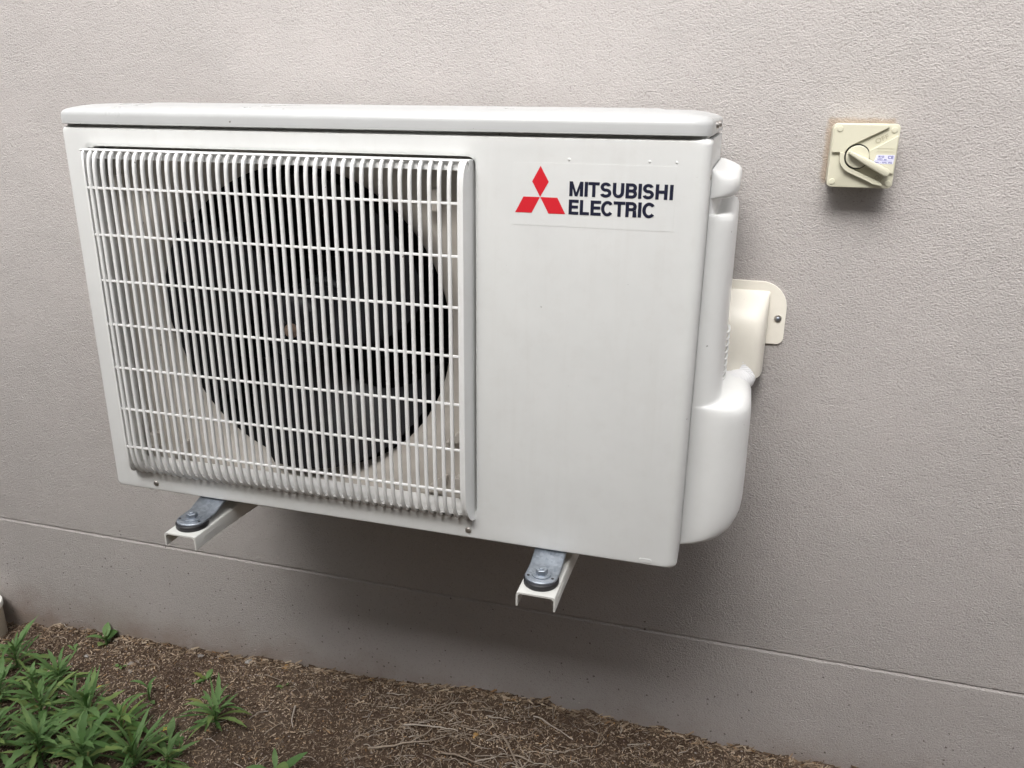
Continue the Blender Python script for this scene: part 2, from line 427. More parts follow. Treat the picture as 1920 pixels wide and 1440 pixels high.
def bellmouth():
    mb = MB(); n = 240; loops = []
    prof = [(None, .028), (.245, .028), (.240, .0290), (.234, .032), (.226, .038), (.218, .046), (.210, .056), (.2050, .0645), (.2042, .067)]
    def rr(q):
        dx, dz = math.cos(q), math.sin(q); c = []
        if dx > 1e-9: c.append((OX1-FC[0])/dx)
        if dx < -1e-9: c.append((OX0-FC[0])/dx)
        if dz > 1e-9: c.append((OZ1-FC[1])/dz)
        if dz < -1e-9: c.append((OZ0-FC[1])/dz)
        return min(c)
    qs = [2*math.pi*k/n for k in range(n)] + [math.atan2(z-FC[1], x-FC[0]) % (2*math.pi) for x in (OX0, OX1) for z in (OZ0, OZ1)]
    qs = sorted(set(qs))
    for r, y in prof:
        l = []
        for q in qs:
            ro = rr(q); r2 = ro if r is None else min(r, ro); l.append((FC[0]+r2*math.cos(q), y, FC[1]+r2*math.sin(q)))
        loops.append(l)
    mb.loft(loops, False, False)
    P(mb, 'fan_shroud', 'inner', smooth=38)
    mb = MB(); mb.lathe([(.2046, .0655), (.2036, .068), (.2036, .105), (.215, .14)], (FC[0], 0, FC[1]), 'y', 96, False, False); P(mb, 'shroud_throat', 'interior_shade', smooth=60)  # throat coloured near black, shade of the opening painted in
    for x, z, a, b in ((.487, .410, .012, .026), (.515, .055, .010, .022), (.051, .418, .012, .020), (.056, .062, .012, .020)):
        mb = MB(); mb.box((x, .012, z), (x+a, .030, z+b)); P(mb, 'grille_clip', 'inner', bevel=.0015)
    for x, z in ((.468, .048), (.500, .120), (.083, .050)):
        mb = MB(); mb.prism([(x, z), (x+.030, z+.004), (x+.034, z+.026), (x+.028, z+.026)], .018, .030, lambda u, v, h: (u, h, v)); P(mb, 'stiffening_rib', 'inner', bevel=.0015)
bellmouth()
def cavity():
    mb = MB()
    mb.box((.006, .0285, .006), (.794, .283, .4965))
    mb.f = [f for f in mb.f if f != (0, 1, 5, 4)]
    P(mb, 'interior_shade_box', 'interior_shade')  # added dark liner box: paints the shade inside the beige casing
    mb = MB(); mb.box((.0012, .0435, .0012), (.7988, .285, .4955)); mb.f = [f for f in mb.f if f != (0, 1, 5, 4)]
    mb.box((.006, .008, .4890), (.794, .28, .5120))
    P(mb, 'casing', 'enamel')
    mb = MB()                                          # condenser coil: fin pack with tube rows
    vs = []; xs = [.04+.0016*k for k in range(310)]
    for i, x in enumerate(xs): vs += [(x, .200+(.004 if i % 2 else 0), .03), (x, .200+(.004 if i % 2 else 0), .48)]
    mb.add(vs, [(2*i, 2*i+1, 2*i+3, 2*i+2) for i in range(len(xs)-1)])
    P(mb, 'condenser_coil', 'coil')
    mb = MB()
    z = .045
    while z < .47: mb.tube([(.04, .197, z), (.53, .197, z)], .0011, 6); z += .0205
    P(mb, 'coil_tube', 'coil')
cavity()
def fan():
    mb = MB()
    for k in range(3):
        a0 = 2*math.pi*k/3 + 2.35; nr, ns = 12, 14; vs = []
        for j in range(ns+1):
            s = j/ns
            for i in range(nr+1):
                u = i/nr; r = .040 + .156*u
                sweep = .75*u*u
                lo, hi = -0.50+.25*u+sweep*.4, 0.62+.30*u+sweep*.9
                if s > .8: r = .040 + .156*u*(1-(s-.8)*.35)
                th = a0 + lo + (hi-lo)*s
                y = .040 + .062*s - .014*math.sin(math.pi*s) - .012*u
                vs.append((FC[0]+r*math.cos(th), y, FC[1]+r*math.sin(th)))
        m = nr+1
        mb.add(vs, [(j*m+i, j*m+i+1, (j+1)*m+i+1, (j+1)*m+i) for j in range(ns) for i in range(nr)])
    mb.lathe([(.001, .030), (.030, .030), (.041, .033), (.046, .040), (.046, .105)], (FC[0], 0, FC[1]), 'y', 48)
    for k in range(8):
        q = k*math.pi/4; mb.tube([(FC[0]+.012*math.cos(q), .029, FC[1]+.012*math.sin(q)), (FC[0]+.038*math.cos(q), .032, FC[1]+.038*math.sin(q))], .0012, 6)
    o = P(mb, 'fan', 'fan', smooth=40, recalc=False)
    mb = MB(); mb.lathe([(.0095, .029), (.0095, .026), (.0065, .0255)], (FC[0], 0, FC[1]), 'y', 24); mb.lathe([(.0055, .0255), (.0055, .019), (.0030, .018)], (FC[0], 0, FC[1]), 'y', 6)
    b = mb.build('shaft_nut', 'rust', smooth=30); b.parent = o
    mb = MB()                                          # motor and its stay behind the fan
    mb.lathe([(.05, .11), (.055, .115), (.055, .16)], (FC[0], 0, FC[1]), 'y', 32)
    for dx in (-.045, .033): mb.box((FC[0]+dx, .165, .01), (FC[0]+dx+.012, .178, .485))
    mb.box((FC[0]-.05, .150, FC[1]+.055), (FC[0]+.05, .163, FC[1]+.075)); mb.box((FC[0]+.055, .14, FC[1]-.06), (FC[0]+.075, .150, FC[1]-.02))
    P(mb, 'motor_mount', 'coil', bevel=.002)
fan()

def grille():
    g = MB()
    path = [(-.0120, .4690), (-.0150, .4686), (-.0180, .4668), (-.0205, .4632), (-.0222, .4585), (-.0234, .4520), (-.0241, .4440), (-.0245, .43), (-.0248, .34), (-.0250, .25), (-.0248, .16), (-.0244, .085), (-.0236, .068), (-.0218, .055), (-.0186, .0445), (-.0140, .0365), (-.0085, .0320), (-.0025, .0306), (.0030, .0310)]
    pv = [Vector((0, y, z)) for y, z in path]
    nrm = []
    for i in range(len(pv)):
        t = (pv[min(i+1, len(pv)-1)]-pv[max(i-1, 0)]).normalized(); nrm.append(Vector((0, t.z, -t.y)))   # points to the viewer side
    for i, v in enumerate(nrm):
        if v.y > 0: nrm[i] = -v
    if nrm[0].z < 0: nrm[0] = -nrm[0]
    sec = [(-.0018, .0044), (-.00225, .0012), (-.0015, .0003), (0, 0), (.0015, .0003), (.00225, .0012), (.0018, .0044)]
    xs = [0.0555] + [0.5375 - (42-k)*.011555 for k in range(1, 43)]
    for k, x in enumerate(xs):
        j = random.uniform(-.00012, .00012)
        g.loft([[pv[i] - nrm[i]*d + Vector((x+dx+j, 0, 0)) for dx, d in sec] for i in range(len(pv))], True, True)
    P(g, 'grille_slats', 'grille', smooth=50)
    f = MB()
    for z in (.4245, .3665, .3080, .2500, .1905, .1320, .0765):    # cross wires just behind the slat fronts
        f.box((.050, -.0236, z-.0014), (.5415, -.0205, z+.0014))
    P(f, 'grille_wires', 'grille', bevel=.0006)
    f = MB()                                                      # frame: curved top hood, side plates, bottom sill
    hood = [(.026, .4690), (.004, .4700), (-.0100, .4702), (-.0148, .4699), (-.0158, .4690), (-.0150, .4680), (-.0125, .4672), (-.0118, .4645), (-.0122, .4590), (-.0105, .4590), (-.0100, .4640), (-.006, .4668), (.004, .467), (.026, .4660)]
    f.loft([[(x, y, z) for y, z in hood] for x in (.040, .5455)])
    sill = [(-.0040, .0385), (.010, .0400), (.026, .042), (.026, .0375), (.010, .0350), (-.0040, .0350)]
    f.loft([[(x, y, z) for y, z in sill] for x in (.042, .5445)])
    front = [(0.004, .4690)] + [(y, z) for y, z in path]
    for xb0, xb1, xf0, xf1 in ((.0375, .041, .0485, .0510), (.5435, .5470, .5390, .5425)):
        # plate leaning inwards from the panel to the slat front, following the slat profile
        vs = []; fs = []; m = len(front)
        for y, z in front:
            t = min(1, max(0, -y/.0245)); t = t**1.3
            a = xb0 + (xf0-xb0)*t; b = xb1 + (xf1-xb1)*t
            bx0 = xb0; bx1 = xb1
            vs += [(a, y, z), (b, y, z), (bx0, .024, z), (bx1, .024, z)]
        for i in range(m-1):
            p, q = 4*i, 4*(i+1)
            fs += [(p, p+1, q+1, q), (p, q, q+2, p+2), (p+1, p+3, q+3, q+1)]
        f.add(vs, fs)
    P(f, 'grille_frame', 'grille', smooth=35)
grille()

def lid():
    mb = MB(); loops = []
    for ins, z in ((.0015, .4990), (0, .4996), (0, .5090), (.0006, .5125), (.0022, .5150), (.0055, .5172), (.011, .5192), (.019, .5211), (.028, .5226), (.040, .5236), (.055, .5240), (.074, .52415), (.078, .5252), (.082, .5254)):
        r = max(.004, .016-ins*.1)
        loops.append([(x, y, z) for x, y in rrect(.0005+ins, .7990-ins*.95, -.0035+ins, .292-ins, [.022, .014, .012, .014], 7)])
    mb.loft(loops, True, True)
    P(mb, 'lid', 'lid', smooth=50)
    for y in (.085, .16):
        s = MB(); s.lathe([(.0042, .7985), (.0040, .8005), (.0028, .8018), (.0008, .8020)], (0, y, .5085), 'x', 16); P(s, 'screw', 'steel', smooth=40)
lid()
def screw(x, z, y=0.0, r=.0042):
    s = MB(); s.lathe([(r, y), (r*.95, y-.0009), (r*.65, y-.0019), (r*.2, y-.0022)], (x, 0, z), 'y', 20)
    s.box((x-r*.55, y-.0024, z-r*.09), (x+r*.55, y-.0021, z+r*.09)); s.box((x-r*.09, y-.00245, z-r*.55), (x+r*.09, y-.00215, z+r*.55))
    return P(s, 'screw', 'steel', smooth=40)
screw(.0700, .0125); screw(.5378, .0130)
def marks():
    for x in (.6533, .7382, .7659):
        mb = MB(); mb.lathe([(.0016, .0002), (.0012, -.0005), (.0003, -.0008)], (x, 0, .4731), 'y', 12); P(mb, 'pressed_dimple', 'enamel', smooth=40)
    mb = MB(); mb.prism(rrect(.7555, .7705, .0055, .0103, .0023, 5), -.0006, .001, lambda u, v, h: (u, h, v))
    P(mb, 'pressed_mark', 'enamel', smooth=40)
    mb = MB(); mb.lathe([(.0001, .7975), (.0028, .7975), (.0028, .8004), (.0018, .8008)], (0, .020, .4580), 'x', 12); P(mb, 'side_screw', 'steel')
marks()

def service_cover():
    mb = MB(); loops = []
    base = [(0, 0), (.06, .0006), (.22, .0020), (.42, .0055), (.62, .0120), (.80, .0230), (.92, .0390), (.985, .0580), (1.0, .0800), (1.0, .150), (1.0, .228), (.95, .236), (0, .240)]
    rows = [(.0120, .0005), (.0118, .020), (.0122, .036), (.0140, .0470), (.0175, .0550), (.0230, .0610), (.0310, .0655), (.0420, .0690), (.0560, .0705), (.100, .0703), (.150, .0696), (.1700, .0692), (.1800, .0680), (.1860, .0650), (.1900, .0600), (.1925, .0520), (.1935, .0430), (.1940, .0350), (.1955, .0315), (.1990, .0303),
            (.30, .0300), (.398, .0296), (.4080, .0286), (.4135, .0262), (.4160, .0215), (.4162, .0150), (.4150, .0080), (.4165, .0062), (.4240, .0060), (.4320, .0062), (.4338, .0090), (.4338, .0180), (.4345, .0245), (.4370, .0280), (.4410, .0292), (.4470, .0292), (.4520, .0280), (.4555, .0250), (.4585, .0190), (.4612, .0120), (.4632, .0060), (.4640, .0004)]
    for z, wd in rows:
        k = wd/.03 if wd < .03 else 1
        # upper, shallow cover is flatter in plan than the deep valve cover below
        d = min(1.0, .55 + .45*(wd/.07))
        deep = max(0, min(1, (wd-.0303)/.006)) if z < .3 else 0
        loops.append([(.8003 + wd*f, .0455 + (y*d if y < .1 else y*(1-.42*deep)), z) for f, y in base])
    mb.loft(loops, True, True)
    sc = P(mb, 'service_cover', 'plastic', smooth=46)
    r = MB()
    z = .168
    while z < .262:
        r.tube([(.829, .150, z+.003), (.8325, .160, z+.0015), (.8335, .180, z), (.8325, .205, z-.001), (.829, .215, z-.002)], .0015, 8); z += .0088
    v = r.build('louvre_rib', 'plastic', smooth=60); v.parent = sc; 
service_cover()

def capital(mb, ch, x0, x1, z0, z1, y):
    """one bold sans capital; strokes never overlap in the same plane"""
    hh = z1-z0; w = x1-x0; S = .0036; Hs = .0032; lay = [0]
    def P_(pts):
        lay[0] += 1; mb.add([(x0+px, y-lay[0]*2e-5, z0+pz) for px, pz in pts], [tuple(range(len(pts)))])
    def V(x): P_([(x, 0), (x+S, 0), (x+S, hh), (x, hh)])
    def Hb(z, a=0, b=None): P_([(a, z), (w if b is None else b, z), (w if b is None else b, z+Hs), (a, z+Hs)])
    def arc(cx, cz, rx, rz, a0, a1, tx=S, tz=Hs, n=18):
        lay[0] += 1; vs = []
        for k in range(n+1):
            q = R(a0+(a1-a0)*k/n); c, s_ = math.cos(q), math.sin(q)
            vs += [(x0+cx+rx*c, y-lay[0]*2e-5, z0+cz+rz*s_), (x0+cx+(rx-tx)*c, y-lay[0]*2e-5, z0+cz+(rz-tz)*s_)]
        mb.add(vs, [(2*k, 2*k+1, 2*k+3, 2*k+2) for k in range(n)])
    if ch == 'I': V(0)
    elif ch == 'T': V(w/2-S/2); Hb(hh-Hs)
    elif ch == 'H': V(0); V(w-S); Hb(hh/2-Hs/2, S, w-S)
    elif ch == 'L': V(0); Hb(0, S)
    elif ch == 'E': V(0); Hb(0, S); Hb(hh/2-Hs/2+.0002, S, w*.94); Hb(hh-Hs, S)
    elif ch == 'M':
        V(0); V(w-S); m = w/2; P_([(S, hh), (S*.4, hh), (m-S*.42, 0), (m, 0), (m, hh*.26)]); P_([(w-S, hh), (w-S*.4, hh), (m+S*.42, 0), (m, 0), (m, hh*.26)])
    elif ch == 'U':
        r = w/2; P_([(0, r), (S, r), (S, hh), (0, hh)]); P_([(w-S, r), (w, r), (w, hh), (w-S, hh)]); arc(r, r, r, r, 180, 360)
    elif ch == 'C':
        arc(w/2, hh/2, w/2, hh/2+.0002, 38, 180-0); arc(w/2, hh/2, w/2, hh/2+.0002, 180, 322)
    elif ch == 'S':
        a = hh*.272; b = hh*.278; rz1 = hh/2-a+Hs/2+.0; up = (hh-b); 
        ru = (hh+Hs)/4+.0001; rl = (hh+Hs)/4+.0001; k = w*.46; e = w/2
        arc(e, hh-ru+.0001, k, ru, 20, 270); arc(e, rl-.0001, w/2, rl, 90, -160)
    elif ch in 'BR':
        V(0); ru = (hh+Hs)/4; e = w-ru*1.15
        Hb(hh-Hs, S, e); Hb(hh/2-Hs/2, S, e); arc(e, hh-ru, w*.97-e, ru, -90, 90)
        if ch == 'B': Hb(0, S, e); arc(e, ru, w-e, ru, -90, 90)
        else:
            P_([(w*.42, hh/2-Hs/2), (w*.42+S*1.05, hh/2-Hs/2), (w, 0), (w-S*1.15, 0)]) if False else (arc(e-.0004, hh/2-Hs/2-.0022+Hs, w*.93-e+.0004, .0022+.0, 0, 90), P_([(w*.93-S, 0), (w, 0), (w*.93, hh/2-Hs/2+.0005), (w*.93-S, hh/2-Hs/2+.0005)]))
def logo():
    mb = MB(); y = -.00035
    mb.prism(rrect(.5915, .7678, .4023, .4690, .0015, 3), -.00018, .0002, lambda u, v, h: (u, h, v))
    st = P(mb, 'logo_sticker', 'panel')
    e = MB()
    for q in ([(622.6, 465.8), (631.9, 449.3), (622.7, 433.1), (613.5, 449.3)],
              [(622.5, 432.9), (604.0, 432.9), (594.8, 415.7), (613.6, 415.9)],
              [(622.9, 432.9), (641.9, 432.9), (651.1, 415.9), (632.4, 415.7)]):
        e.add([(a/1000, y-.0001, b/1000) for a, b in q], [(0, 1, 2, 3)])
    o = e.build('emblem', 'red'); o.parent = st
    t = MB()
    X = lambda q: .6548 + (q-553)/(1330-553)*.1096
    for ch, a, b in (('M', 553, 660), ('I', 670, 694), ('T', 698, 784), ('S', 787, 875), ('U', 884, 970), ('B', 981, 1067), ('I', 1075, 1099), ('S', 1105, 1192), ('H', 1202, 1291), ('I', 1306, 1330)):
        capital(t, ch, X(a), X(b), .4352, .4507, y-.0001)
    for ch, a, b in (('E', 552, 629), ('L', 638, 711), ('E', 721, 801), ('C', 802, 898), ('T', 896, 984), ('R', 987, 1073), ('I', 1081, 1105), ('C', 1113, 1213)):
        capital(t, ch, X(a), X(b), .4158, .4316, y-.0001)
    o = t.build('lettering', 'navy'); o.parent = st
    for c in st.children: c.matrix_parent_inverse = Matrix.Identity(4)
logo()

def foot(cx):
    mb = MB()
    th = .0026; hw = .0200
    prof = [(-.0400, -.0085), (-.0205, -.0085), (-.0165, -.0078), (.004, -.0012), (.009, .0002), (.05, .0004)]
    # rounded tongue on the pad, then a slanted web up to the base pan
    top = [(cx - .0200*math.cos(a), -.0415 - .0185*math.sin(a)) for a in (R(x) for x in range(0, 181, 12))]
    def z_at(y):
        for (ya, za), (yb, zb) in zip(prof, prof[1:]):
            if ya <= y <= yb: return za+(zb-za)*(y-ya)/(yb-ya)
        return prof[0][1]
    def outline(k, dz):
        pts = [(cx + (px-cx)*k, -.0415+(py+.0415)*k, -.0085+dz) for px, py in top]
        for y in (-.0205, -.0165, .004, .009, .05): pts.append((cx + hw*k, y, z_at(y)+dz))
        left = []
        for y in (-.0205, -.0165, .004, .009, .05): left.append((cx - hw*k, y, z_at(y)+dz))
        return pts, left
    loops = []
    for k, dz in ((1.0, -.0040), (1.01, -.0018), (.985, -.0006), (.93, 0)):
        a, b = outline(k, dz); loops.append(a + b[::-1])
    n = len(loops[0]); na = len(top)
    mb.loft(loops, False, False)
    # top surface: strips between left and right outline points
    o = (len(loops)-1)*n
    L = [o+n-1-i for i in range(5)]; Rr = [o+na+i for i in range(5)]
    mb.f.append(tuple(o+i for i in range(na)) + (Rr[0], L[0]))
    for i in range(4): mb.f.append((L[i], Rr[i], Rr[i+1], L[i+1]))
    f = P(mb, 'mounting_foot', 'galv', smooth=40)
    for q in (R(205), R(-25)):
        h = MB(); h.lathe([(.0018, -.0084), (.0018, -.0081)], (cx+.0165*math.cos(q), -.0415+.012*math.sin(q), 0), 'z', 12); o2 = h.build('drain_hole', 'black'); o2.parent = f
    b = MB(); b.lathe([(.0120, -.0085), (.0120, -.0070), (.0113, -.0066), (.001, -.0066)], (cx, -.0405, 0), 'z', 36)
    a0 = random.uniform(0, 1)
    hexa = lambda r: [(cx+r*math.cos(a0+k*math.pi/3), -.0405+r*math.sin(a0+k*math.pi/3)) for k in range(6)]
    b.loft([[(x, y, z) for x, y in hexa(r)] for r, z in ((.0074, -.0066), (.0074, -.0012), (.0066, -.0005), (.0035, -.0004))])
    b.lathe([(.0034, -.0045), (.0034, .0006), (.0026, .0011)], (cx, -.0405, 0), 'z', 16)
    o2 = b.build('bolt', 'galv', smooth=30, bevel=.0003); o2.parent = f
for cx in (.156, .6445): foot(cx)

def bracket(cx, label):
    e = empty('wall_bracket', (cx, D, -.04), label, 'bracket', None)
    hw, z1, t, h = .0240, -.0190, .0022, .0190
    arm = MB(); loops = []
    for y, hh in ((-.0700, h), (-.02, h*1.0), (.06, h*1.25), (.20, h*1.7), (.3325, h*2.0)):
        pr = [(-hw, z1-hh), (-hw, z1-.0035), (-hw+.001, z1-.001), (-hw+.0035, z1), (hw-.0035, z1), (hw-.001, z1-.001), (hw, z1-.0035), (hw, z1-hh),
              (hw-t, z1-hh), (hw-t, z1-.0050), (hw-.0050, z1-t), (-hw+.0050, z1-t), (-hw+t, z1-.0050), (-hw+t, z1-hh)]
        loops.append([(cx+a, y, b) for a, b in pr])
    arm.loft(loops); o = keep(arm.build('arm', 'bracket', smooth=30), e)
    slot = MB(); slot.prism(rrect(-.052, -.020, z1-.0125, z1-.0070, .0026, 5), cx+hw-.0005, cx+hw+.0004, lambda u, v, h: (h, u, v)); s = keep(slot.build('pressed_slot', 'bracket', smooth=30), e)
    up = MB(); up.box((cx-.022, .3300, -.30), (cx+.022, .3345, .12)); up.box((cx-.022, .310, -.30), (cx-.0195, .3300, .12)); up.box((cx+.0195, .310, -.30), (cx+.022, .3300, .12))
    up.v = [(x, y, z*0.35 if z < 0 else z) for x, y, z in up.v]
    keep(up.build('wall_rail', 'bracket', bevel=.0008), e)
    pad = MB(); pad.lathe([(.0208, -.0189), (.0214, -.0178), (.0214, -.0125), (.0200, -.0112), (.001, -.0112)], (cx, -.0415, 0), 'z', 40); keep(pad.build('rubber_pad', 'rubber', smooth=40), e)
    st = MB(); st.lathe([(.0042, -.0330), (.0048, -.0320), (.0048, -.0210)], (cx+.002, -.046, 0), 'z', 16); keep(st.build('stud_end', 'rubber', smooth=40), e)
bracket(.156, 'white steel channel bracket under the fan end of the air conditioner, nearer the weeds')
bracket(.6445, 'white steel channel bracket under the plain panel with the red emblem')

# ------------------------------------------------------------------ pipe cover and pipe on the wall
def duct():
    e = empty('pipe_cover', (.85, D, .2), 'cream plastic pipe entry cover screwed to the wall beside the air conditioner', 'pipe cover')
    mb = MB()
    pl = [(.782, .292)] + [(.871 + .038*math.cos(R(a)) - .000, .254 + .038*math.sin(R(a))) for a in range(90, -1, -9)] + [(.909, .214)] + [(.899 + .010*math.cos(R(a)), .211 + .010*math.sin(R(a))) for a in range(0, -91, -15)] + [(.782, .201)]
    mb.prism(pl, D-.0035, D+.001, lambda u, v, h: (u, h, v))
    keep(mb.build('flange', 'duct', smooth=30, bevel=.001), e)
    # bulging elbow: profile in (y,z) swept across x with rounded sides
    mb = MB(); loops = []
    prof = [(D-.003, .2790), (D-.006, .2775), (D-.014, .2735), (D-.024, .2670), (D-.034, .2580), (D-.042, .2470), (D-.0475, .2340), (D-.050, .2190), (D-.051, .200), (D-.051, .160)]
    N_ = 22
    for y, z in prof:
        dep = (D-.002) - y; l = []
        for k in range(N_+1):
            u = -1 + 2*k/N_; ex = abs(u)**5
            hwid = .0385
            x = .8465 + hwid*math.copysign(1-(1-abs(u))**1.0*1.0, u) if False else .8465 + hwid*math.sin(u*math.pi/2)
            yy = y + dep*(1 - (max(0, 1-abs(math.sin(u*math.pi/2))**7))**.5)
            l.append((x, min(yy, D-.002), z + .0*ex))
        loops.append(l)
    # lower lip dips slightly in the middle
    last = loops[-1]; loops[-1] = [(x, y, z + .004*(1-min(1, (D-y)/.05))) for x, y, z in last]
    mb.loft(loops, False, False, closed=False)
    # thickness: inner skin
    inner = [[(.8465+(x-.8465)*.95, min(y+.0022, D-.0015), z-.0015 if i < len(loops)-1 else z) for x, y, z in l] for i, l in enumerate(loops)]
    mb.loft(inner, False, False, closed=False)
    a = len(loops[0]); base = (len(loops)-1)*a; off = len(loops)*a
    for k in range(a-1): mb.f.append((base+k, base+k+1, off+base+k+1, off+base+k))
    keep(mb.build('elbow', 'duct', smooth=60), e)
    s = MB(); s.lathe([(.0052, D-.0035), (.0050, D-.0050), (.0032, D-.0054)], (.8985, 0, .2395), 'y', 24); keep(s.build('washer', 'steel', smooth=35), e)
    s = MB(); s.lathe([(.0030, D-.0052), (.0028, D-.0068), (.0012, D-.0074)], (.8985, 0, .2395), 'y', 6); keep(s.build('screw_head', 'galv', smooth=20), e)
duct()
def pipe():
    mb = MB(); pts = []; rad = []
    ctrl = [Vector(p) for p in ((.853, .302, .190), (.859, .300, .172), (.858, .292, .158), (.846, .275, .155), (.826, .250, .160), (.805, .225, .165))]
    m = 90
    for i in range(m+1):
        t = i/m*(len(ctrl)-1); k = min(int(t), len(ctrl)-2); f = t-k
        p0, p1, p2, p3 = ctrl[max(k-1, 0)], ctrl[k], ctrl[k+1], ctrl[min(k+2, len(ctrl)-1)]
        p = .5*((2*p1)+(-p0+p2)*f+(2*p0-5*p1+4*p2-p3)*f*f+(-p0+3*p1-3*p2+p3)*f**3)
        pts.append(p); rad.append(.0172 + .0005*abs(((i*.22) % 1)-.5)*2)
    mb.tube(pts, rad, 24)
    tag(mb.build('wrapped_pipe', 'tape', smooth=60), 'white tape wrapped pipe bending out below the cream pipe cover', 'pipe')
pipe()

# ------------------------------------------------------------------ isolator switch
def isolator():
    ox, oz, yb = .9370, .4300, D
    e = empty('isolator_switch', (ox+.04, D, oz), 'square cream isolator switch with a slanting handle, high on the wall', 'switch')
    def T(u, v, h): return (ox+u*.001, yb-h*.001, oz+v*.001)     # millimetres on the wall, h = out of the wall
    def part(name, m, f, **k):
        mb = MB(); f(mb); return keep(mb.build(name, m, **k), e)
    def body(mb):
        mb.loft([[T(u, v, h) for u, v in rrect(i, 80-i, i, 80-i, 6, 6)] for i, h in ((1.5, 0), (1.2, 22), (0.4, 33), (0.4, 34.5), (0, 34.6))])
    part('base_box', 'switch', body, smooth=40)
    def cover(mb):
        mb.loft([[T(u, v, h) for u, v in rrect(i, 80-i, i, 80-i, 6, 6)] for i, h in ((0.6, 34.8), (0, 35.4), (0, 39.6), (0.5, 40.6), (1.6, 41))])
    part('cover', 'switch', cover, smooth=40)
    K = (33, 39)
    def ring(a0, a1, r, n=14): return [(K[0]+r*math.cos(R(a0+(a1-a0)*k/n)), K[1]+r*math.sin(R(a0+(a1-a0)*k/n))) for k in range(n+1)]
    def raised(mb):
        # upper left plate, bounded by the OFF channel and the knob well
        up = [(1.5, 44), (12, 44)] + ring(165, 122, 16.5, 8) + [(66, 75.5), (66, 78.5), (6, 78.5), (1.5, 74)]
        mb.prism(up, 40.8, 45.0, T)
        # lip that runs round the lower left of the well and down to the bottom right corner
        lip = ring(165, 245, 16.0, 10) + [(66, 7), (67, 3.5), (56, 5.5), (44, 11)] + ring(240, 180, 21.5, 10) + [(11.5, 44), (12, 44)]
        mb.prism(lip, 40.8, 47.0, T)
        # wedge between the two channels
        wd = [(46.5, 46.5), (78.5, 66), (78.5, 19), (64, 21), (49, 30)]
        mb.prism(wd, 40.8, 44.0, T)
    part('raised_cover', 'switch', raised, bevel=.0006)
    def knob(mb):
        mb.lathe([(.0001, -.0408), (.0140, -.0408), (.0140, -.0470), (.0132, -.0478), (.0001, -.0478)], (ox+K[0]*.001, yb, oz+K[1]*.001), 'y', 48, False, False)
    part('knob', 'switch', knob, smooth=35)
    def gap(mb):
        mb.lathe([(.0139, -.0412), (.0158, -.0412)], (ox+K[0]*.001, yb, oz+K[1]*.001), 'y', 48, False, False)
    part('knob_gap', 'black', gap)
    def handle(mb):
        a = R(-27); c, s = math.cos(a), math.sin(a)
        def q(u, v): return (K[0]+u*c-v*s, K[1]+u*s+v*c)
        out = [(-11, -2.2)] + [(-11+ -2.0*math.sin(R(t)), 2.2*math.cos(R(180-t))) for t in (45, 90, 135)] + [(-11, 2.2), (10, 4.0), (40, 4.9), (43.5, 3.2), (44.5, 0), (43.5, -3.2), (40, -4.9), (10, -4.0)]
        poly = [q(u, v) for u, v in out]
        mb.loft([[T(*q(u*kx, v*k), h) for u, v in out] for kx, k, h in ((1, 1, 46.5), (1, 1, 55.5), (.99, .82, 57), (.97, .5, 57.6))])
    part('handle', 'switch', handle, smooth=35)
    for cx, cz in ((8, 73), (73, 72.5), (6.5, 7), (74.5, 6.5)):
        def cap(mb):
            hgt = 45.0 if (cx < 20 and cz > 50) else 41.0
            mb.lathe([(.0037, -(hgt-.5)*.001), (.0037, -(hgt+.5)*.001), (.0033, -(hgt+1.1)*.001), (.001, -(hgt+1.3)*.001)], (ox+cx*.001, yb, oz+cz*.001), 'y', 24)
        part('screw_cap', 'switch', cap, smooth=40)
    def off(mb):
        t = MB(); text_mesh(t, 'OFF', 0, 16, 0, 6.2, 0, .01, 1.05)
        a = R(27); 
        for x, y, z in t.v: mb.v.append(T(54+x*math.cos(a)-z*math.sin(a), 55.2+x*math.sin(a)+z*math.cos(a), 41.5))
        mb.f = t.f[:]
    emb = mat('embossed', (0.45, 0.42, 0.31), 0.5); M['emb'] = emb
    part('embossed_word', 'emb', off)
    def on(mb):
        t = MB(); text_mesh(t, 'ON', 0, 9, 0, 5.6, 0, .01, 1.05)
        a = R(-25)
        for x, y, z in t.v: mb.v.append(T(57+x*math.cos(a)-z*math.sin(a), 12.4+x*math.sin(a)+z*math.cos(a), 41.5))
        mb.f = t.f[:]
    part('embossed_word', 'emb', on)
    def lab(mb): mb.prism([(56, 42), (77.5, 42), (76.5, 31), (53, 31)], 43.9, 44.2, T)
    l = part('rating_label', 'lilac', lab)
    t = MB()
    for body_, u0, u1, v0, v1 in (('SR120', 58, 65, 38.6, 41), ('1032', 57.5, 63.5, 35.6, 37.8), ('CE', 69.5, 76, 37.3, 41.2), ('20A', 65, 68.5, 35.3, 37.2), ('250V ~ 50Hz  IP66', 54, 75.5, 31.6, 33.6)):
        q = MB(); text_mesh(q, body_, u0, u1, v0, v1, 0, .02)
        t.add([T(x, z, 44.35) for x, y, z in q.v], q.f)
    t.add([T(55, 34.6, 44.3), T(75, 34.6, 44.3), T(75, 34.9, 44.3), T(55, 34.9, 44.3)], [(0, 1, 2, 3)])
    o = t.build('label_print', 'blue'); o.parent = l
    def line(mb):
        for v in (46.2, 50.0): mb.prism([(55, v), (77, v), (77, v+.5), (55, v+.5)], 43.9, 44.5, T)
    part('moulded_line', 'switch', line)
isolator()

